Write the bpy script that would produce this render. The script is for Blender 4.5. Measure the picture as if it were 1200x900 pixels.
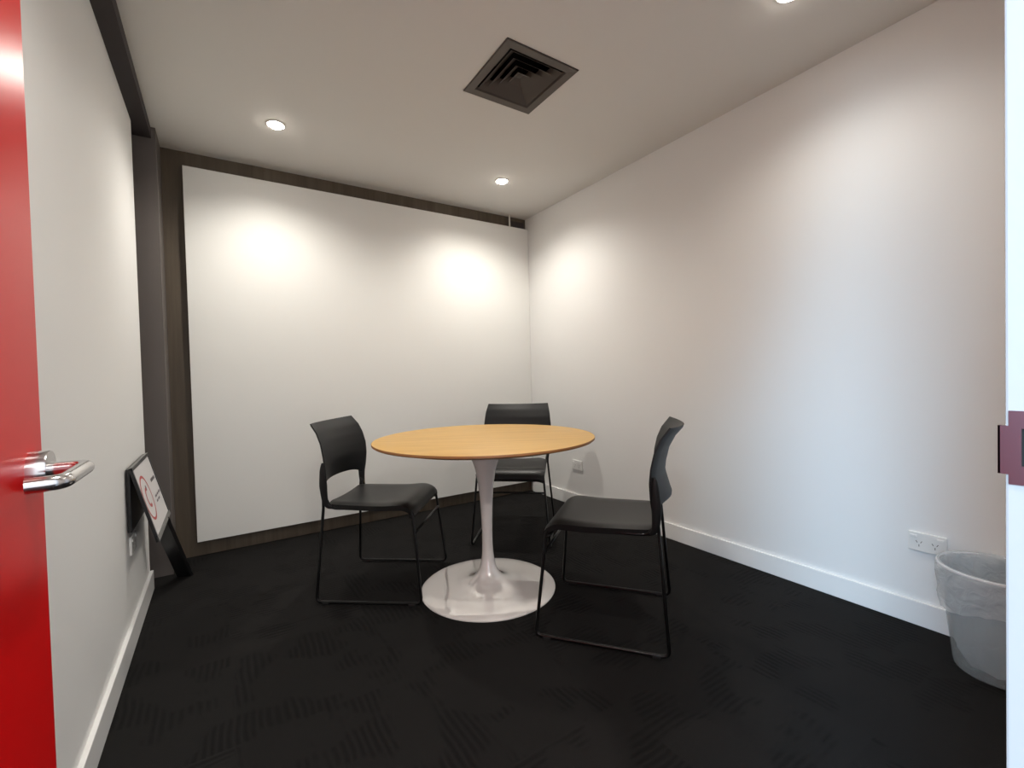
import bpy, bmesh, math, random
from mathutils import Vector, Matrix
random.seed(4)
for o in list(bpy.data.objects): bpy.data.objects.remove(o)
SC = bpy.context.scene
COL = SC.collection
PI = math.pi

# ------------------------------------------------------------------ camera
CAM_Z = 1.038
cd = bpy.data.cameras.new('camera'); cam = bpy.data.objects.new('camera', cd); COL.objects.link(cam)
cd.sensor_width = 36.0; cd.lens = 526.88 / 1200 * 36; cd.clip_start = 0.02
F = Vector((0.54382187, 0.83893666, -0.02104895)); R = Vector((0.83855416, -0.54421631, -0.02560308)); U = Vector((0.03293455, 0.00372717, 0.99945056))
m = Matrix(((R.x, U.x, -F.x, 0), (R.y, U.y, -F.y, 0), (R.z, U.z, -F.z, CAM_Z), (0, 0, 0, 1)))
cam.matrix_world = m
SC.camera = cam

# ------------------------------------------------------------------ world, lamps, exposure
w = bpy.data.worlds.new('daylight'); SC.world = w; w.use_nodes = True
bg = w.node_tree.nodes['Background']; bg.inputs[0].default_value = (0.92, 0.95, 1.0, 1); bg.inputs[1].default_value = 1.5
SC.view_settings.view_transform = 'Standard'; SC.view_settings.look = 'None'
SC.view_settings.gamma = 1; SC.view_settings.use_curve_mapping = False
SC.view_settings.exposure = 0.0
LAMP_W = [50.0, 56.0, 20.0, 37.0]
LAMP_COL = (1.0, 0.95, 0.87)
LAMPS = [(0.292, 2.697), (1.705, 2.695), (1.78, 0.825), (0.33, 0.825)]

# daylight from the corridor window, behind and to the left of the doorway
al = bpy.data.lights.new('corridor_window_light', 'AREA'); al.shape = 'RECTANGLE'; al.size = 4.0; al.size_y = 1.9; al.energy = 1400; al.color = (0.50, 0.76, 1.0)
ao = bpy.data.objects.new('corridor_window_light', al); COL.objects.link(ao); ao.location = (-5.0, -1.78, 3.2)
ao.rotation_euler = (Vector((2.3, 0.8, 0.8)) - ao.location).to_track_quat('-Z', 'Z').to_euler()

# ceiling lamp of the corridor, behind the camera
cl_ = bpy.data.lights.new('corridor_lamp_light', 'SPOT'); cl_.energy = 190; cl_.color = (1.0, 0.93, 0.86); cl_.spot_size = math.radians(160); cl_.spot_blend = 1.0; cl_.shadow_soft_size = 0.08
co_ = bpy.data.objects.new('corridor_lamp_light', cl_); COL.objects.link(co_); co_.location = (0.15, -1.15, 2.38)

# ------------------------------------------------------------------ dimensions (m)
XL, XR, YB, YF, ZC = -0.329, 2.3065, 3.281, 0.101, 2.400
XCOL, YCOL, YEND = -0.247, 3.05, 2.894
XD = -0.222                      # face of the open door

# ------------------------------------------------------------------ materials
def mat(name, col, rough=0.5, metal=0.0, **kw):
    m = bpy.data.materials.new(name); m.use_nodes = True
    b = m.node_tree.nodes['Principled BSDF']
    b.inputs['Base Color'].default_value = (*col, 1); b.inputs['Roughness'].default_value = rough; b.inputs['Metallic'].default_value = metal
    for k, v in kw.items(): b.inputs[k.replace('_', ' ')].default_value = v
    return m
def nodes(m): return m.node_tree.nodes, m.node_tree.links, m.node_tree.nodes['Principled BSDF']
def add_noise_bump(m, scale, strength, dist=0.002, detail=3):
    n, l, b = nodes(m)
    tc = n.new('ShaderNodeTexCoord'); ns = n.new('ShaderNodeTexNoise'); bp = n.new('ShaderNodeBump')
    ns.inputs['Scale'].default_value = scale; ns.inputs['Detail'].default_value = detail
    bp.inputs['Strength'].default_value = strength; bp.inputs['Distance'].default_value = dist
    l.new(tc.outputs['Object'], ns.inputs['Vector']); l.new(ns.outputs['Fac'], bp.inputs['Height']); l.new(bp.outputs[0], b.inputs['Normal'])
    return m
def mixcol(n, l, fac, a, b):
    x = n.new('ShaderNodeMix'); x.data_type = 'RGBA'
    x.inputs['A'].default_value = (*a, 1); x.inputs['B'].default_value = (*b, 1); l.new(fac, x.inputs['Factor'])
    return x.outputs['Result']
def wood(name, a, b, scale, rough, axis=0, stretch=14.0, bump=0.1):
    m = mat(name, a, rough); n, l, p = nodes(m)
    tc = n.new('ShaderNodeTexCoord'); mp = n.new('ShaderNodeMapping')
    s = [scale * stretch] * 3; s[axis] = scale; mp.inputs['Scale'].default_value = s
    l.new(tc.outputs['Object'], mp.inputs['Vector'])
    ns = n.new('ShaderNodeTexNoise'); ns.inputs['Scale'].default_value = 1; ns.inputs['Detail'].default_value = 6; ns.inputs['Roughness'].default_value = 0.6
    l.new(mp.outputs[0], ns.inputs['Vector'])
    cr = n.new('ShaderNodeMapRange'); cr.inputs['From Min'].default_value = 0.3; cr.inputs['From Max'].default_value = 0.7
    l.new(ns.outputs['Fac'], cr.inputs['Value'])
    l.new(mixcol(n, l, cr.outputs[0], a, b), p.inputs['Base Color'])
    bp = n.new('ShaderNodeBump'); bp.inputs['Strength'].default_value = bump; bp.inputs['Distance'].default_value = 0.001
    l.new(ns.outputs['Fac'], bp.inputs['Height']); l.new(bp.outputs[0], p.inputs['Normal'])
    return m

M = {}
M['paint'] = add_noise_bump(mat('white_wall_paint', (0.80, 0.797, 0.785), 0.6), 180, 0.12, 0.0008)
M['ceiling'] = add_noise_bump(mat('ceiling_paint', (0.72, 0.70, 0.67), 0.8), 150, 0.1, 0.0008)
M['panel'] = mat('white_panel_laminate', (0.83, 0.83, 0.805), 0.45)
M['skirting'] = mat('skirting_gloss_white', (0.86, 0.86, 0.85), 0.25)
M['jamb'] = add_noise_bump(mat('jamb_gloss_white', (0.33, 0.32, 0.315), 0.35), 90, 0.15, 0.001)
M['dark'] = add_noise_bump(mat('charcoal_paint', (0.125, 0.108, 0.10), 0.6), 120, 0.15, 0.001)
M['plaster_dark'] = mat('bulkhead_paint', (0.030, 0.023, 0.024), 0.7)
M['brown'] = wood('brown_stained_board', (0.070, 0.051, 0.034), (0.125, 0.098, 0.068), 1.2, 0.55, axis=2, stretch=22)
M['oak'] = wood('oak_veneer', (0.52, 0.285, 0.055), (0.66, 0.395, 0.095), 2.2, 0.38, axis=0, stretch=16, bump=0.04)
M['edge'] = mat('oak_edge_dark', (0.30, 0.13, 0.04), 0.45)  # darker oak tone for the tabletop's rim and underside
M['tulip'] = mat('white_enamel', (0.90, 0.87, 0.845), 0.08, Coat_Weight=1.0, Coat_Roughness=0.02, Coat_IOR=2.3)
M['shell'] = add_noise_bump(mat('black_chair_plastic', (0.007, 0.007, 0.0074), 0.5, Specular_IOR_Level=0.38), 500, 0.12, 0.0004)
M['vinyl'] = add_noise_bump(mat('black_vinyl', (0.008, 0.0078, 0.0078), 0.42, Specular_IOR_Level=0.42), 260, 0.18, 0.0006)
M['rod'] = mat('black_powder_coat', (0.004, 0.004, 0.004), 0.28, Specular_IOR_Level=0.35)
M['glide'] = mat('black_rubber', (0.006, 0.006, 0.006), 0.7)
M['red'] = add_noise_bump(mat('red_gloss_door_paint', (0.62, 0.003, 0.004), 0.30, Specular_IOR_Level=0.2), 60, 0.05, 0.0008)
M['chrome'] = mat('satin_chrome', (0.70, 0.69, 0.70), 0.2, 1.0)
M['strike'] = mat('satin_steel_strike', (0.23, 0.16, 0.18), 0.3, 1.0)
M['hole'] = mat('black_cavity', (0.002, 0.002, 0.002), 0.9)
M['vent'] = mat('bronze_grey_vent_metal', (0.085, 0.068, 0.056), 0.5, 0.2)
M['gpo'] = mat('white_switch_plastic', (0.80, 0.80, 0.78), 0.25)
M['slot'] = mat('socket_slot_grey', (0.10, 0.10, 0.09), 0.6)
M['trimwhite'] = mat('lamp_trim_white', (0.8, 0.78, 0.74), 0.4)
M['signblack'] = mat('black_sign_frame', (0.010, 0.010, 0.011), 0.35)
M['signgrey'] = mat('grey_frame_rail', (0.17, 0.17, 0.16), 0.35, 0.4)
M['poster'] = mat('poster_paper', (0.72, 0.70, 0.70), 0.35)
M['posterred'] = mat('poster_red_ink', (0.48, 0.03, 0.03), 0.4)
M['postergrey'] = mat('poster_grey_ink', (0.10, 0.085, 0.10), 0.4)
M['glow'] = bpy.data.materials.new('downlight_glow'); M['glow'].use_nodes = True
_n, _l, _b = nodes(M['glow']); _b.inputs['Base Color'].default_value = (1, 1, 1, 1)
_b.inputs['Emission Color'].default_value = (1, 0.93, 0.82, 1); _b.inputs['Emission Strength'].default_value = 70

def clear_plastic(name, col, alpha, rough, bump=0.0):
    m = bpy.data.materials.new(name); m.use_nodes = True; n, l = m.node_tree.nodes, m.node_tree.links; n.clear()
    out = n.new('ShaderNodeOutputMaterial'); tr = n.new('ShaderNodeBsdfTransparent'); tr.inputs[0].default_value = (0.93, 0.95, 0.97, 1)
    df = n.new('ShaderNodeBsdfPrincipled'); df.inputs['Base Color'].default_value = (*col, 1); df.inputs['Roughness'].default_value = rough
    tl = n.new('ShaderNodeBsdfTranslucent'); tl.inputs[0].default_value = (*col, 1)
    a = n.new('ShaderNodeMixShader'); a.inputs[0].default_value = 0.35; l.new(df.outputs[0], a.inputs[1]); l.new(tl.outputs[0], a.inputs[2])
    b = n.new('ShaderNodeMixShader'); b.inputs[0].default_value = alpha; l.new(tr.outputs[0], b.inputs[1]); l.new(a.outputs[0], b.inputs[2])
    l.new(b.outputs[0], out.inputs[0]); return m
M['bin'] = clear_plastic('frosted_bin_plastic', (0.62, 0.66, 0.66), 0.24, 0.2)
M['liner'] = clear_plastic('clear_bin_liner', (0.88, 0.92, 0.95), 0.48, 0.12)
M['rim'] = clear_plastic('bin_rim_plastic', (0.85, 0.87, 0.9), 0.95, 0.2)

add_bump_target = M['liner']; _n, _l = add_bump_target.node_tree.nodes, add_bump_target.node_tree.links
_tc = _n.new('ShaderNodeTexCoord'); _v = _n.new('ShaderNodeTexNoise'); _v.inputs['Scale'].default_value = 28; _v.inputs['Detail'].default_value = 2; _v.inputs['Distortion'].default_value = 1.2
_bp = _n.new('ShaderNodeBump'); _bp.inputs['Strength'].default_value = 1.0; _bp.inputs['Distance'].default_value = 0.012
_l.new(_tc.outputs['Object'], _v.inputs['Vector']); _l.new(_v.outputs['Fac'], _bp.inputs['Height'])
for _x in _n:
    if _x.type == 'BSDF_PRINCIPLED': _l.new(_bp.outputs[0], _x.inputs['Normal'])
def carpet():
    m = mat('charcoal_carpet_tiles', (0.015, 0.014, 0.014), 0.95); n, l, p = nodes(m)
    p.inputs['Specular IOR Level'].default_value = 0.15
    def math_(op, a, b=None):
        x = n.new('ShaderNodeMath'); x.operation = op
        for i, v in enumerate((a, b)):
            if v is None: continue
            if isinstance(v, (int, float)): x.inputs[i].default_value = v
            else: l.new(v, x.inputs[i])
        return x.outputs[0]
    tc = n.new('ShaderNodeTexCoord'); mp = n.new('ShaderNodeMapping'); l.new(tc.outputs['Object'], mp.inputs['Vector'])
    mp.inputs['Rotation'].default_value = (0, 0, 0)
    sp = n.new('ShaderNodeSeparateXYZ'); l.new(mp.outputs[0], sp.inputs[0])
    x, y = sp.outputs[0], sp.outputs[1]
    tx = math_('FLOOR', math_('MULTIPLY', x, 2.0)); ty = math_('FLOOR', math_('MULTIPLY', y, 2.0))
    cx = n.new('ShaderNodeCombineXYZ'); l.new(tx, cx.inputs[0]); l.new(ty, cx.inputs[1])
    wn = n.new('ShaderNodeTexWhiteNoise'); wn.noise_dimensions = '3D'; l.new(cx.outputs[0], wn.inputs['Vector'])
    turn = math_('GREATER_THAN', wn.outputs['Value'], 0.5)
    mx = n.new('ShaderNodeMix'); mx.data_type = 'FLOAT'; l.new(turn, mx.inputs['Factor']); l.new(x, mx.inputs['A']); l.new(y, mx.inputs['B'])
    # wavy tufted lines, broken up by patches; each tile is laid a quarter turn from its neighbour
    nz = n.new('ShaderNodeTexNoise'); nz.inputs['Scale'].default_value = 5; nz.inputs['Detail'].default_value = 1; l.new(mp.outputs[0], nz.inputs['Vector'])
    ph = math_('ADD', math_('MULTIPLY', mx.outputs['Result'], 290.0), math_('MULTIPLY', nz.outputs['Fac'], 9.0))
    s = math_('MULTIPLY', math_('ADD', math_('SINE', ph), 1.0), 0.5)
    n2 = n.new('ShaderNodeTexNoise'); n2.inputs['Scale'].default_value = 6.0; n2.inputs['Detail'].default_value = 2
    vo = n.new('ShaderNodeVectorMath'); vo.operation = 'ADD'; l.new(mp.outputs[0], vo.inputs[0]); l.new(wn.outputs['Color'], vo.inputs[1]); l.new(vo.outputs[0], n2.inputs['Vector'])
    mr = n.new('ShaderNodeMapRange'); mr.inputs['From Min'].default_value = 0.5; mr.inputs['From Max'].default_value = 0.56; l.new(n2.outputs['Fac'], mr.inputs['Value'])
    f = math_('MULTIPLY', s, mr.outputs[0])
    n3 = n.new('ShaderNodeTexNoise'); n3.inputs['Scale'].default_value = 420; n3.inputs['Detail'].default_value = 2; l.new(mp.outputs[0], n3.inputs['Vector'])
    t2 = math_('MULTIPLY', wn.outputs['Value'], 0.25)
    f2 = math_('ADD', math_('SUBTRACT', 0.62, math_('MULTIPLY', f, 0.55)), math_('ADD', math_('MULTIPLY', t2, 0.8), math_('MULTIPLY', math_('SUBTRACT', n3.outputs['Fac'], 0.5), 0.9)))
    l.new(mixcol(n, l, f2, (0.0045, 0.0043, 0.0043), (0.0130, 0.0122, 0.0119)), p.inputs['Base Color'])
    bp = n.new('ShaderNodeBump'); bp.inputs['Strength'].default_value = 0.6; bp.inputs['Distance'].default_value = 0.002
    l.new(math_('SUBTRACT', n3.outputs['Fac'], f), bp.inputs['Height']); l.new(bp.outputs[0], p.inputs['Normal'])
    return m
M['carpet'] = carpet()

# ------------------------------------------------------------------ mesh helpers
def obj(name, bm, material, parent=None, smooth=False, loc=None, rotz=None):
    me = bpy.data.meshes.new(name); bmesh.ops.recalc_face_normals(bm, faces=bm.faces); bm.to_mesh(me); bm.free()
    if smooth:
        for p in me.polygons: p.use_smooth = True
        if smooth == 'auto': me.set_sharp_from_angle(angle=math.radians(35))
    mats = material if isinstance(material, list) else [material]
    for mm in mats: me.materials.append(mm)
    o = bpy.data.objects.new(name, me); COL.objects.link(o)
    if parent: o.parent = parent
    if loc: o.location = loc
    if rotz is not None: o.rotation_euler = (0, 0, rotz)
    return o
def thing(name, label, cat, loc=(0, 0, 0), rotz=0, group=None):
    o = bpy.data.objects.new(name, None); COL.objects.link(o); o.empty_display_size = 0.1
    o.location = loc; o.rotation_euler = (0, 0, rotz); o['label'] = label; o['category'] = cat
    if group: o['group'] = group
    return o
def struct(name, bm, material, parent=None, smooth=False):
    o = obj(name, bm, material, parent, smooth)
    if not parent: o['kind'] = 'structure'
    return o
def box(bm, x0, x1, y0, y1, z0, z1, bev=0.0, mi=0):
    r = bmesh.ops.create_cube(bm, size=1); vs = r['verts']
    for v in vs: v.co = Vector(((x0 + x1) / 2 + v.co.x * (x1 - x0), (y0 + y1) / 2 + v.co.y * (y1 - y0), (z0 + z1) / 2 + v.co.z * (z1 - z0)))
    fs = {f for v in vs for f in v.link_faces}
    for f in fs: f.material_index = mi
    if bev:
        es = {e for v in vs for e in v.link_edges}
        bmesh.ops.bevel(bm, geom=list(es), offset=bev, segments=2, affect='EDGES', profile=0.6)
    return bm
def B(): return bmesh.new()
def fillet(pts, rad, n=6, closed=False):
    out = []; N = len(pts); pts = [Vector(p) for p in pts]
    for i, p in enumerate(pts):
        if not closed and i in (0, N - 1): out.append(p); continue
        a = pts[(i - 1) % N] - p; b = pts[(i + 1) % N] - p
        r = rad[i] if isinstance(rad, (list, tuple)) else rad
        d = min(r, a.length * 0.48, b.length * 0.48)
        p0 = p + a.normalized() * d; p1 = p + b.normalized() * d
        for k in range(n + 1):
            t = k / n; out.append((1 - t) ** 2 * p0 + 2 * t * (1 - t) * p + t * t * p1)
    return out
def tube(bm, pts, r, seg=12, closed=False, cap=True, flat=1.0, flat_axis=None):
    pts = [Vector(p) for p in pts]; N = len(pts); rings = []
    up = None
    for i, p in enumerate(pts):
        if closed: t = (pts[(i + 1) % N] - pts[(i - 1) % N]).normalized()
        else: t = (pts[min(i + 1, N - 1)] - pts[max(i - 1, 0)]).normalized()
        if up is None:
            up = Vector((0, 0, 1)) if abs(t.z) < 0.9 else Vector((1, 0, 0))
        a = t.cross(up).normalized(); up = a.cross(t).normalized()
        rr = r[i] if isinstance(r, (list, tuple)) else r
        ring = [bm.verts.new(p + (a * math.cos(2 * PI * k / seg) + up * math.sin(2 * PI * k / seg)) * rr) for k in range(seg)]
        rings.append(ring)
    for i in range(N if closed else N - 1):
        A, Bq = rings[i], rings[(i + 1) % N]
        off = 0
        if closed and i == N - 1:
            off = min(range(seg), key=lambda o: (A[0].co - Bq[o].co).length)
        for k in range(seg): bm.faces.new((A[k], A[(k + 1) % seg], Bq[(k + 1 + off) % seg], Bq[(k + off) % seg]))
    if cap and not closed:
        bm.faces.new(rings[0]); bm.faces.new(rings[-1])
    return bm
def lathe(bm, prof, seg=72, cx=0, cy=0, cap_bottom=True, cap_top=True):
    rings = []
    for r, z in prof:
        rings.append([bm.verts.new((cx + r * math.cos(2 * PI * k / seg), cy + r * math.sin(2 * PI * k / seg), z)) for k in range(seg)])
    for a, b in zip(rings, rings[1:]):
        for k in range(seg): bm.faces.new((a[k], a[(k + 1) % seg], b[(k + 1) % seg], b[k]))
    if cap_bottom: bm.faces.new(rings[0])
    if cap_top: bm.faces.new(rings[-1])
    return bm
def smoothcurve(pts, n=8):            # Catmull-Rom through 2-D profile points
    out = []; P = [pts[0]] + list(pts) + [pts[-1]]
    for i in range(1, len(P) - 2):
        for k in range(n):
            t = k / n
            out.append(tuple(0.5 * ((2 * P[i][j]) + (-P[i - 1][j] + P[i + 1][j]) * t + (2 * P[i - 1][j] - 5 * P[i][j] + 4 * P[i + 1][j] - P[i + 2][j]) * t * t + (-P[i - 1][j] + 3 * P[i][j] - 3 * P[i + 1][j] + P[i + 2][j]) * t ** 3) for j in range(len(pts[0]))))
    out.append(tuple(pts[-1])); return out
def interp(tbl, t):
    for (a, va), (b, vb) in zip(tbl, tbl[1:]):
        if t <= b:
            k = 0 if b == a else max(0, (t - a) / (b - a)); return va + (vb - va) * k
    return tbl[-1][1]
def copy_tree(o, parent=None):
    c = o.copy(); COL.objects.link(c)
    if parent: c.parent = parent
    for ch in [x for x in list(COL.objects) if x.parent == o]: copy_tree(ch, c)
    return c

# ------------------------------------------------------------------ room shell
struct('floor', box(B(), -0.6, 2.45, -2.2, 3.4, -0.05, 0.0), M['carpet'])
VX0, VX1, VY0, VY1 = 1.018, 1.399, 1.538, 1.932       # ceiling vent, outer edge
bm = B()
hx0, hx1, hy0, hy1 = VX0 + 0.03, VX1 - 0.03, VY0 + 0.03, VY1 - 0.03
for (a, b, c, d) in ((-0.6, hx0, -0.02, 3.4), (hx1, 2.45, -0.02, 3.4), (hx0, hx1, -0.02, hy0), (hx0, hx1, hy1, 3.4)):
    box(bm, a, b, c, d, ZC, ZC + 0.04)
struct('ceiling', bm, M['ceiling'])
struct('wall_right', box(B(), XR, XR + 0.1, YF - 0.12, 3.4, 0, ZC), M['paint'])
struct('wall_left', box(B(), -0.43, XL, YF - 0.12, YEND, 0, 2.340), M['paint'])
struct('wall_back', box(B(), -0.6, XR + 0.1, YB, YB + 0.1, 0, ZC), M['brown'])
bm = B(); box(bm, -0.6, XCOL, YCOL, YB, 0, ZC); box(bm, -0.6, -0.43, YEND - 0.1, YCOL, 0, ZC)
o = struct('trim_1', bm, M['dark']); o['label'] = 'charcoal painted pilaster in the left back corner'
o = struct('trim_2', box(B(), -0.6, -0.266, YF - 0.12, YCOL, 2.340, ZC), M['plaster_dark']); o['label'] = 'dark bulkhead above the left wall'
# front wall with the doorway the picture is taken through
XJ0, XJ1, DH = XD, 0.61, 2.07
bm = B(); box(bm, -0.43, XJ0 - 0.045, YF - 0.12, YF, 0, ZC); box(bm, XJ1 + 0.035, XR, YF - 0.12, YF, 0, ZC); box(bm, XJ0 - 0.045, XJ1 + 0.035, YF - 0.12, YF, DH + 0.035, ZC)
struct('wall_front', bm, M['paint'])
# door frame: latch jamb with stop, hinge jamb, head
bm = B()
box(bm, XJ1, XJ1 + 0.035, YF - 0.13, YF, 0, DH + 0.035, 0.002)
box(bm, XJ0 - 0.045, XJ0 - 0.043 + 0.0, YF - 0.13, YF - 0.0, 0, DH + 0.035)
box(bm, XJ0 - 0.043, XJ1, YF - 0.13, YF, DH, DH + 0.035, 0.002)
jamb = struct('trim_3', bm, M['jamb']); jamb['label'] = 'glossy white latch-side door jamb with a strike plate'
# strike plate with lip, on the jamb (shallow, seen at a grazing angle)
bm = B()
zs0, zs1 = 0.925, 0.993
sx0, sx1 = XJ1 - 0.0016, XJ1
hz0, hz1, hy_a, hy_b = 0.9425, 0.977, 0.066, 0.0905
box(bm, sx0, sx1, 0.058, 0.0985, zs0, hz0); box(bm, sx0, sx1, 0.058, 0.0985, hz1, zs1)
box(bm, sx0, sx1, hy_b, 0.0985, hz0, hz1); box(bm, sx0, sx1, 0.058, hy_a, hz0, hz1)
box(bm, sx0, XJ1 + 0.0004, 0.0985, 0.1055, 0.934, 0.979)
box(bm, sx0, XJ1 + 0.005, 0.1040, 0.1056, 0.934, 0.979)
sp = obj('strike_plate', bm, M['strike'], jamb)
obj('latch_hole', box(B(), sx0 + 0.0012, XJ1 + 0.001, hy_a, hy_b, hz0, hz1), M['hole'], sp)

def skirting(name, x0, x1, y0, y1, z1, side):
    bm = box(B(), x0, x1, y0, y1, 0, z1, 0.003); return struct(name, bm, M['skirting'])
skirting('baseboard_right', XR - 0.014, XR, YF, 3.24, 0.096, 1)
skirting('baseboard_left', XL, XL + 0.015, YF, YEND, 0.096, 0)

# big white panel fixed in front of the brown back wall
pn = thing('wall_panel', 'large white panel fixed over the brown back wall', 'panel', (0, 0, 0))
obj('face_board', box(B(), -0.145, XR - 0.001, 3.240, 3.256, 0.092, 2.304, 0.0015), M['panel'], pn)
for z in (0.25, 1.2, 2.15): obj('mounting_batten', box(B(), -0.10, XR - 0.05, 3.256, YB, z - 0.03, z + 0.03), M['dark'], pn)
br = thing('hanging_rod', 'thin white rod running from the ceiling to the top of the white panel', 'rod', (2.122, 3.248, 2.304))
obj('rod', box(B(), -0.0055, 0.0055, -0.006, 0.006, 0.0, ZC - 2.304, 0.001), M['trimwhite'], br)
obj('bracket_block', box(B(), 0.010, 0.150, 0.004, 0.032, 0.001, 0.055, 0.002), M['plaster_dark'], br)

# ------------------------------------------------------------------ red door, open against the left wall
DY0, DY1 = YF + 0.006, 0.925
door = struct('door_1', box(B(), XD - 0.040, XD, DY0, DY1, 0.008, 2.055, 0.0015), M['red'])
door['label'] = 'glossy red door standing open against the left wall'
hy, hz = 0.878, 0.9225
hd = bpy.data.objects.new('door_handle', None); COL.objects.link(hd); hd.parent = door; hd.location = (XD, hy, hz)
hd['label'] = 'satin chrome lever handle'
# (parts of the handle are merged so that it stays one sub-assembly of the door)
bm = B()
rp = [(0.0255, 0), (0.0255, 0.018), (0.0245, 0.020), (0.0125, 0.020), (0.0125, 0.0225)]
lathe(bm, [(0.0265, 0.0), (0.0265, 0.0175), (0.0255, 0.0195), (0.021, 0.0200)], 48)
bmesh.ops.rotate(bm, verts=bm.verts, cent=(0, 0, 0), matrix=Matrix.Rotation(PI / 2, 3, 'Y'))
obj('rose', bm, M['chrome'], hd, 'auto')
bm = B()
path = fillet([(0.018, 0, 0), (0.0585, 0, 0), (0.0555, -0.115, -0.002), (0.024, -0.120, -0.002)], [0, 0.024, 0.022, 0], 10)
tube(bm, path, 0.0095, 20)
obj('lever', bm, M['chrome'], hd, 'auto')

# ------------------------------------------------------------------ ceiling vent
vt = thing('ceiling_vent', 'square bronze-grey louvred air vent in the ceiling', 'vent', ((VX0 + VX1) / 2, (VY0 + VY1) / 2, ZC))
hw, hh = (VX1 - VX0) / 2, (VY1 - VY0) / 2
def frustum(bm, x0, y0, z0, x1, y1, z1, th=0.0015):
    a = [bm.verts.new((sx * x0, sy * y0, z0)) for sx, sy in ((-1, -1), (1, -1), (1, 1), (-1, 1))]
    b = [bm.verts.new((sx * x1, sy * y1, z1)) for sx, sy in ((-1, -1), (1, -1), (1, 1), (-1, 1))]
    c = [bm.verts.new((sx * x0, sy * y0, z0 + th)) for sx, sy in ((-1, -1), (1, -1), (1, 1), (-1, 1))]
    d = [bm.verts.new((sx * x1, sy * y1, z1 + th)) for sx, sy in ((-1, -1), (1, -1), (1, 1), (-1, 1))]
    for k in range(4):
        j = (k + 1) % 4
        bm.faces.new((a[k], a[j], b[j], b[k])); bm.faces.new((c[k], c[j], d[j], d[k]))
        bm.faces.new((a[k], a[j], c[j], c[k])); bm.faces.new((b[k], b[j], d[j], d[k]))
bm = B(); frustum(bm, hw, hh, -0.003, hw - 0.004, hh - 0.004, -0.0065); frustum(bm, hw - 0.004, hh - 0.004, -0.0065, hw - 0.040, hh - 0.040, -0.004); frustum(bm, hw - 0.040, hh - 0.040, -0.004, hw - 0.046, hh - 0.046, 0.008)
frustum(bm, hw, hh, -0.003, hw, hh, 0.0)
obj('vent_frame', bm, M['vent'], vt)
for k in range(3):
    q = 0.052 + k * 0.034
    bm = B(); frustum(bm, hw - q, hh - q, -0.002 + 0.000, hw - q - 0.040, hh - q - 0.040, 0.030)
    obj('louvre', bm, M['vent'], vt)
q = 0.052 + 3 * 0.034
bm = B(); frustum(bm, hw - q, hh - q, 0.000, 0.012, 0.012, 0.018); box(bm, -0.013, 0.013, -0.013, 0.013, 0.017, 0.020)
obj('centre_plate', bm, M['vent'], vt)
bm = B(); frustum(bm, hw - 0.032, hh - 0.032, 0.001, hw - 0.032, hh - 0.032, 0.150); box(bm, -hw + 0.032, hw - 0.032, -hh + 0.032, hh - 0.032, 0.150, 0.152)
obj('plenum_box', bm, M['hole'], vt)

# ------------------------------------------------------------------ downlights
LL = ['ceiling downlight nearest the dark pilaster, on the left', 'ceiling downlight close to the back right corner above the hanging rod',
      'ceiling downlight by the right wall, at the top edge of the photo', 'ceiling downlight over the open red door, nearest the doorway']
def downlight(i, x, y):
    t = thing('downlight', LL[i], 'light', (x, y, ZC), 0, 'recessed ceiling downlights')
    bm = B(); lathe(bm, [(0.047, 0.0), (0.047, -0.003), (0.043, -0.005), (0.038, -0.0035), (0.038, -0.0008)], 40, cap_bottom=False, cap_top=False)
    obj('trim_ring', bm, M['trimwhite'], t, 'auto')
    bm = B(); lathe(bm, [(0.038, -0.0008), (0.036, -0.0055), (0.030, -0.0105), (0.02, -0.0135), (0.008, -0.0145)], 40)
    obj('lamp_lens', bm, M['glow'], t, True)
    ld = bpy.data.lights.new('downlight_spot', 'SPOT'); ld.energy = LAMP_W[i]; ld.color = LAMP_COL; ld.spot_size = math.radians(150); ld.spot_blend = 1.0; ld.shadow_soft_size = 0.03
    lo = bpy.data.objects.new('spot_light', ld); COL.objects.link(lo); lo.parent = t; lo.location = (0, 0, -0.036)
for i, (x, y) in enumerate(LAMPS): downlight(i, x, y)

# ------------------------------------------------------------------ power points
def power_point(label, loc, rotz):     # built facing +x, plate lies in the y-z plane
    t = thing('power_point', label, 'socket', loc, rotz, 'double power points')
    obj('face_plate', box(B(), 0, 0.009, -0.058, 0.058, -0.037, 0.037, 0.003), M['gpo'], t)
    for s in (-1, 1):
        obj('rocker_switch', box(B(), 0.009, 0.0125, s * 0.040 - 0.010, s * 0.040 + 0.010, 0.016, 0.026, 0.001), M['gpo'], t)
        bm = B(); yc = s * 0.024
        for dy, dz, ang in ((-0.007, 0.004, 30), (0.007, 0.004, -30), (0, -0.010, 0)):
            b2 = B(); box(b2, 0.0088, 0.0095, -0.0011, 0.0011, -0.0045, 0.0045)
            bmesh.ops.rotate(b2, verts=b2.verts, cent=(0, 0, 0), matrix=Matrix.Rotation(math.radians(ang), 3, 'X'))
            bmesh.ops.translate(b2, verts=b2.verts, vec=(0, yc + dy, dz - 0.004))
            me = bpy.data.meshes.new('tmp'); b2.to_mesh(me); b2.free(); bm.from_mesh(me); bpy.data.meshes.remove(me)
        obj('pin_slots', bm, M['slot'], t)
power_point('double power point low on the right wall beside the bin', (XR, 0.590, 0.335), PI)
power_point('double power point low on the right wall behind the middle chair', (XR, 2.648, 0.322), PI)
power_point('double power point low on the left wall beside the leaning sign', (XL, 2.405, 0.385), 0)

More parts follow.
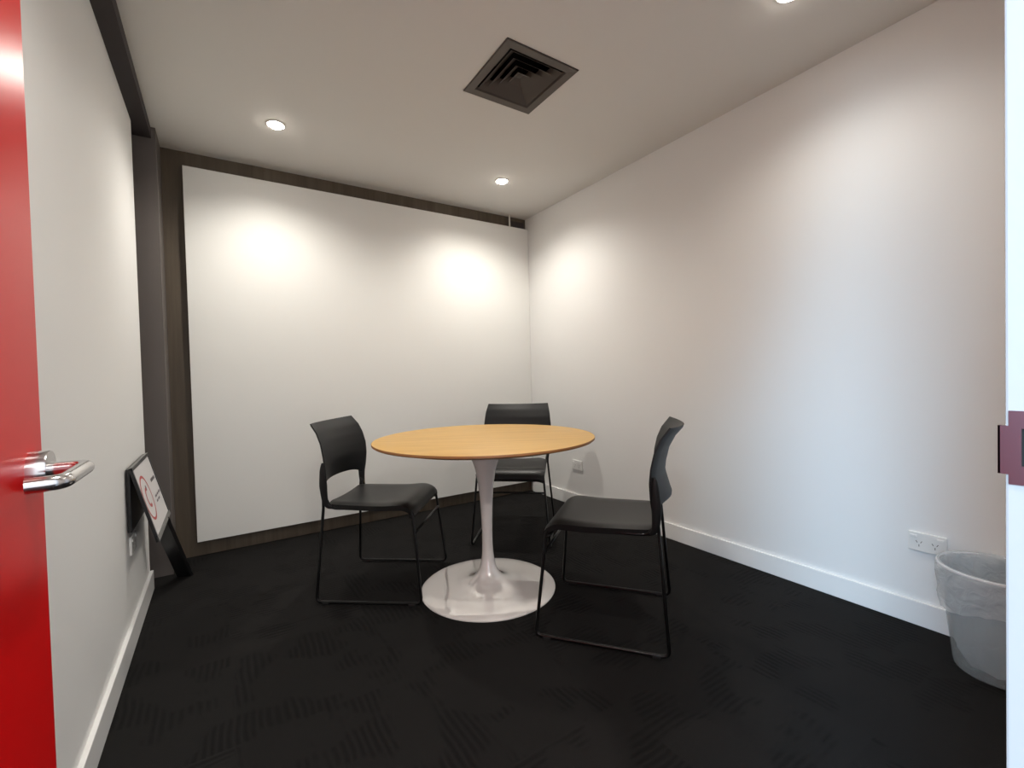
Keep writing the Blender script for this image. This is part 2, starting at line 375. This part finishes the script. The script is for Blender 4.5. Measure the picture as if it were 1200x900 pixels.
# ------------------------------------------------------------------ round pedestal table
tb = thing('pedestal_table', 'round oak-topped table on a white trumpet-shaped pedestal', 'table', (1.0725, 1.912, 0))
prof = smoothcurve([(0.3262, 0.007), (0.315, 0.0115), (0.28, 0.0165), (0.22, 0.020), (0.16, 0.0255), (0.11, 0.036), (0.072, 0.055), (0.046, 0.088), (0.032, 0.14), (0.0265, 0.20), (0.026, 0.27), (0.028, 0.35), (0.0325, 0.44), (0.041, 0.525), (0.057, 0.60), (0.084, 0.66), (0.118, 0.694), (0.120, 0.702)], 6)
bm = B(); lathe(bm, [(0.320, 0.0), (0.326, 0.003)] + prof, 96)
obj('pedestal', bm, M['tulip'], tb, 'auto')
bm = B(); lathe(bm, [(0.16, 0.702), (0.16, 0.712)], 48); obj('mounting_plate', bm, M['rod'], tb, 'auto')
RT_ = 0.5295
bm = B(); lathe(bm, [(0.44, 0.712), (0.47, 0.7135), (RT_ - 0.006, 0.726), (RT_, 0.7305), (RT_, 0.737), (RT_ - 0.0015, 0.7393), (RT_ - 0.004, 0.740)], 128)
top = obj('tabletop', bm, [M['oak'], M['edge']], tb, 'auto')
for p in top.data.polygons:
    if p.center.z < 0.7385 : p.material_index = 1
top.rotation_euler = (0, 0, math.radians(-30))

# ------------------------------------------------------------------ sled-base chairs
A_F, W_F = 0.249, 0.238
def chair():
    t = thing('sled_chair', '', 'chair', (0, 0, 0), 0, 'black sled-base chairs around the table')
    r = 0.0066
    for s in (-1, 1):
        # one bent rod: out of the back bracket, down the rear leg, floor runner, front leg, seat rail, up to the bracket
        pts = fillet([(-0.210, s * 0.221, 0.60), (-0.219, s * 0.203, 0.44), (-A_F, s * W_F, r + 0.004), (A_F, s * W_F, r + 0.004), (0.205, s * 0.203, 0.430), (-0.188, s * 0.193, 0.432), (-0.210, s * 0.203, 0.49)], [0, 0.03, 0.028, 0.028, 0.035, 0.03, 0], 7)
        bm = B(); tube(bm, pts, r, 12)
        fr = obj('side_frame', bm, M['rod'], t, True)
        for x in (-A_F + 0.045, A_F - 0.045):
            obj('floor_glide', box(B(), x - 0.016, x + 0.016, s * W_F - 0.0075, s * W_F + 0.0075, 0, 0.012, 0.003), M['glide'], fr)
        # bracket carrying the back, sweeping up from the seat rail into the shell
        bm = B()
        pts = smoothcurve([(-0.190, s * 0.196, 0.437), (-0.207, s * 0.202, 0.462), (-0.212, s * 0.212, 0.53), (-0.209, s * 0.222, 0.60), (-0.208, s * 0.225, 0.65)], 6)
        rr = [interp([(0, 0.0065), (0.25, 0.014), (0.55, 0.019), (0.8, 0.015), (1, 0.005)], i / (len(pts) - 1)) for i in range(len(pts))]
        tube(bm, pts, rr, 14)
        for v in bm.verts:
            c = s * 0.21; v.co.y = c + (v.co.y - c) * 0.62
        obj('back_bracket', bm, M['shell'], t, True)
    bm = B(); tube(bm, [(0.196, -0.2035, 0.395), (0.196, 0.2035, 0.395)], r * 0.95, 12)
    for s in (-1, 1): tube(bm, [(0.196, s * 0.2035, 0.395), (0.205, s * 0.2065, 0.395)], r * 0.9, 12)
    obj('seat_crossbar', bm, M['rod'], t, True)
    bm = B(); tube(bm, [(-0.19, -0.197, 0.436), (-0.19, 0.197, 0.436)], r * 0.95, 12); obj('seat_crossbar', bm, M['rod'], t, True)
    bm = B(); tube(bm, [(0.2185, -0.2135, 0.325), (0.2185, 0.2135, 0.325)], r * 0.9, 12); obj('front_stretcher', bm, M['rod'], t, True)
    # seat: padded sheet with raised rear, dished middle and waterfall front edge
    def seat_surf(u, v, top):
        # u 0 rear .. 1 front ; v -1..1
        x = -0.205 + u * 0.440
        if u > 0.88: x = -0.205 + 0.88 * 0.440 + math.sin((u - 0.88) / 0.12 * PI / 2) * 0.036
        hwid = interp([(0, 0.190), (0.1, 0.200), (0.75, 0.214), (0.93, 0.212), (1, 0.203)], u)
        if u < 0.08: hwid *= 0.93 + 0.07 * math.sqrt(max(0, 1 - ((0.08 - u) / 0.08) ** 2))
        z = 0.452 + 0.010 * (1 - u) * v * v - 0.010 * math.sin(PI * min(u / 0.85, 1)) * (1 - v * v)
        z += 0.006 * math.exp(-((u - 0.8) / 0.15) ** 2)
        if u > 0.80: z -= 0.046 * ((u - 0.80) / 0.20) ** 2.2
        z -= 0.010 * max(0, abs(v) - 0.86) / 0.14
        return Vector((x, v * hwid, z)) if top else Vector((x - (0.012 if u > 0.9 else 0) * 1, v * hwid * 0.985, z - 0.024 + (0.006 if u > 0.9 else 0)))
    NU, NV = 28, 20
    def two_sided(fn, nu, nv):
        bm = B(); T = [[bm.verts.new(fn(i / nu, -1 + 2 * j / nv, True)) for j in range(nv + 1)] for i in range(nu + 1)]
        D = [[bm.verts.new(fn(i / nu, -1 + 2 * j / nv, False)) for j in range(nv + 1)] for i in range(nu + 1)]
        for G in (T, D):
            for i in range(nu):
                for j in range(nv): bm.faces.new((G[i][j], G[i + 1][j], G[i + 1][j + 1], G[i][j + 1]))
        ring = [(i, 0) for i in range(nu)] + [(nu, j) for j in range(nv)] + [(i, nv) for i in range(nu, 0, -1)] + [(0, j) for j in range(nv, 0, -1)]
        for k in range(len(ring)):
            a = ring[k]; b = ring[(k + 1) % len(ring)]
            bm.faces.new((T[a[0]][a[1]], T[b[0]][b[1]], D[b[0]][b[1]], D[a[0]][a[1]]))
        return bm
    obj('seat', two_sided(seat_surf, NU, NV), M['vinyl'], t, 'auto')
    # back shell: concave across, lumbar curve, top rolled backwards
    def back_surf(u, v, front):
        z0 = 0.515 + 0.032 * (1 - abs(v) ** 6)
        z = z0 + u * (0.833 - z0) - 0.006 * (1 - v * v) * u
        zz = (z - 0.52) / (0.833 - 0.52)
        xe = interp([(0, -0.196), (0.15, -0.190), (0.35, -0.188), (0.52, -0.193), (0.7, -0.206), (0.85, -0.226), (1.0, -0.262)], zz)
        w_ = interp([(0, 0.214), (0.3, 0.229), (0.52, 0.234), (0.8, 0.225), (1.0, 0.212)], zz)
        sag = interp([(0, 0.074), (0.15, 0.062), (0.4, 0.042), (0.7, 0.044), (1, 0.054)], zz)
        x = xe - sag * (1 - v * v)
        th = 0.006 if abs(v) > 0.95 or u > 0.97 or u < 0.03 else 0.011
        if not front: x -= th
        return Vector((x, v * w_, z + (0 if front else -0.002)))
    obj('backrest', two_sided(back_surf, 28, 24), M['shell'], t, 'auto')
    return t
POSES = [(0.683, 2.267, -38.06, 'black sled-base chair on the left of the table, facing right'),
         (1.352, 1.381, 127.7, 'black sled-base chair on the right of the table, seen from its side, nearest the camera'),
         (1.589, 2.449, -131, 'black sled-base chair behind the table, facing the camera')]
c0 = chair()
for i, (x, y, a, lab) in enumerate(POSES):
    c = c0 if i == 0 else copy_tree(c0)
    c.location = (x, y, 0); c.rotation_euler = (0, 0, math.radians(a)); c['label'] = lab

# ------------------------------------------------------------------ sign leaning on the left wall
# local frame: origin at foot of the board's slope line; x' = along wall (+Y), the board rises towards the wall
sg = thing('leaning_sign', 'black framed sign with a red circle emblem leaning on the left wall', 'sign', (-0.128, 2.31, 0.0))
top_p = Vector((-0.306 + 0.128, 0, 0.705)); slope = top_p.normalized(); Ls = top_p.length
nrm = Vector((slope.z, 0, -slope.x))      # pointing into the room (+x) and up
def sp_(a, s, d): return Vector((0, a, 0)) + slope * s + nrm * d   # a along the wall, s up the slope, d off the face
def slab(bm, a0, a1, s0, s1, d0, d1, mi=0):
    v = [bm.verts.new(sp_(a, s, d)) for d in (d0, d1) for (a, s) in ((a0, s0), (a1, s0), (a1, s1), (a0, s1))]
    for f in ((0, 1, 2, 3), (4, 5, 6, 7), (0, 1, 5, 4), (1, 2, 6, 5), (2, 3, 7, 6), (3, 0, 4, 7)):
        q = bm.faces.new([v[i] for i in f]); q.material_index = mi
WS, S0 = 0.468, Ls - 0.318
fb = obj('frame_board', (lambda b: (slab(b, 0, WS, S0, Ls, -0.011, -0.004), b)[1])(B()), M['signblack'], sg)
for a0 in (0, WS - 0.014):
    bm = B(); slab(bm, a0, a0 + 0.014, S0, Ls, -0.004, 0.0); obj('side_rail', bm, M['signblack'], sg)
bm = B(); slab(bm, 0.0, WS, Ls - 0.012, Ls, -0.0038, 0.001); obj('end_rail', bm, M['signblack'], sg)
bm = B(); slab(bm, -0.001, WS + 0.001, Ls, Ls + 0.002, -0.011, 0.001); obj('top_strip', bm, M['signgrey'], sg)
bm = B(); slab(bm, 0.0, WS, S0, S0 + 0.020, -0.0038, 0.001); obj('end_rail', bm, M['signgrey'], sg)
po = obj('poster', (lambda b: (slab(b, 0.014, WS - 0.014, S0 + 0.020, Ls - 0.012, -0.004, -0.0028), b)[1])(B()), M['poster'], sg)
PW, PH = WS - 0.028, 0.286
def pt(u, v, d=-0.0022): return sp_(0.014 + u, Ls - 0.012 - v, d)    # u right (away), v down the poster, metres
def ring_mark(bm, cu, cv, r0, r1, a0, a1, n=48):
    P = []
    for k in range(n + 1):
        a = math.radians(a0 + (a1 - a0) * k / n)
        P.append([bm.verts.new(pt(cu + r * math.cos(a), cv + r * math.sin(a))) for r in (r0, r1)])
    for a, b in zip(P, P[1:]): bm.faces.new((a[0], a[1], b[1], b[0]))
bm = B(); ring_mark(bm, 0.105, 0.140, 0.086, 0.098, 0, 360); ring_mark(bm, 0.115, 0.140, 0.030, 0.044, 60, 300)
obj('red_circle', bm, M['posterred'], po)
def bar(name, u0, u1, v0, v1):
    bm = B(); bm.faces.new([bm.verts.new(pt(*q)) for q in ((u0, v0), (u1, v0), (u1, v1), (u0, v1))]); obj(name, bm, M['postergrey'], po)
bar('dash_mark', 0.29, 0.41, 0.092, 0.107)
for a, b, v in ((0.26, 0.31, 0.166), (0.32, 0.35, 0.166), (0.36, 0.415, 0.166), (0.26, 0.295, 0.188), (0.305, 0.36, 0.188)): bar('text_line', a, b, v, v + 0.010)
bm = B(); ring_mark(bm, 0.128, 0.100, 0.0, 0.012, 0, 360, 16); obj('round_mark', bm, M['postergrey'], po)
bm = B(); box(bm, -0.197, -0.184, 0.0, WS, 0.450, 0.702, 0.003)
obj('rear_leaf', bm, M['signblack'], sg)
bm = B(); og = Vector((-0.128, 2.31, 0)); ta, tb2 = Vector((-0.262, 2.68, 0.405)) - og, Vector((-0.192, 2.985, 0.0)) - og
hwv, thv = Vector((0.030, -0.016, 0)), Vector((0.006, 0.010, 0))
vv = [bm.verts.new(c_ + a_ * hwv + b_ * thv) for c_ in (ta, tb2) for a_, b_ in ((-1, -1), (1, -1), (1, 1), (-1, 1))]
for f in ((0, 1, 2, 3), (4, 5, 6, 7), (0, 1, 5, 4), (1, 2, 6, 5), (2, 3, 7, 6), (3, 0, 4, 7)): bm.faces.new([vv[k] for k in f])
obj('support_leg', bm, M['signblack'], sg)

# ------------------------------------------------------------------ waste bin with liner
BX, BY, BH, RT, RB = 2.1500, 0.372, 0.345, 0.146, 0.110
bn = thing('waste_bin', 'translucent round waste bin with a clear liner by the right wall', 'bin', (BX, BY, 0))
bm = B(); lathe(bm, [(RB - 0.012, 0.004), (RB - 0.004, 0.0), (RB, 0.006)] + [(RB + (RT - RB) * k / 12, 0.006 + (BH - 0.006) * k / 12) for k in range(1, 13)], 72, cap_top=False)
bd = obj('bin_body', bm, M['bin'], bn, True); md = bd.modifiers.new('thickness', 'SOLIDIFY'); md.thickness = 0.002; md.offset = -1
bm = B(); tube(bm, [((RT + 0.0015) * math.cos(2 * PI * k / 72), (RT + 0.0015) * math.sin(2 * PI * k / 72), BH) for k in range(72)], 0.0058, 10, closed=True)
obj('bin_rim', bm, M['rim'], bn, True)
# liner: inside skin, over the rim, and a loose cuff outside with folds
bm = B(); NA = 144; rows = []
def fold(a, k): return math.sin(a * 7 + k * 0.8) * 0.5 + math.sin(a * 17 - k * 1.7) * 0.3 + math.sin(a * 29 + k * 2.3) * 0.2
spec = [('in', 0.020), ('in', 0.07), ('in', 0.13), ('in', 0.19), ('in', 0.24), ('in', 0.28), ('in', 0.31), ('in', 0.335), ('top', 0.353),
        ('out', 0.340), ('out', 0.328), ('out', 0.312), ('out', 0.294), ('out', 0.276), ('out', 0.256), ('out', 0.236), ('out', 0.216)]
for k, (side, z) in enumerate(spec):
    row = []
    for j in range(NA):
        a = 2 * PI * j / NA; rw = RB + (RT - RB) * z / BH
        if side == 'in': rr = rw - 0.012 - 0.006 * fold(a, k) - (0.02 if k == 0 else 0); zz = z + 0.004 * fold(a + 1, k)
        elif side == 'top': rr = RT + 0.001; zz = z + 0.0006 * fold(a, k)
        else:
            d = (0.353 - z) / 0.14; rr = rw + 0.0075 + 0.004 * (1 + fold(a + d * 1.5, k * 0.5)) * min(1, d * 3)
            low = 1 if k == len(spec) - 1 else d; zz = z + low * 0.022 * math.sin(a * 2 + 0.6) + 0.004 * fold(a * 1, k * 0.4) * low
        row.append(bm.verts.new((rr * math.cos(a), rr * math.sin(a), zz)))
    rows.append(row)
for a, b in zip(rows, rows[1:]):
    for j in range(NA): bm.faces.new((a[j], a[(j + 1) % NA], b[(j + 1) % NA], b[j]))
bm.faces.new(rows[0])
ln = obj('liner', bm, M['liner'], bn, True)
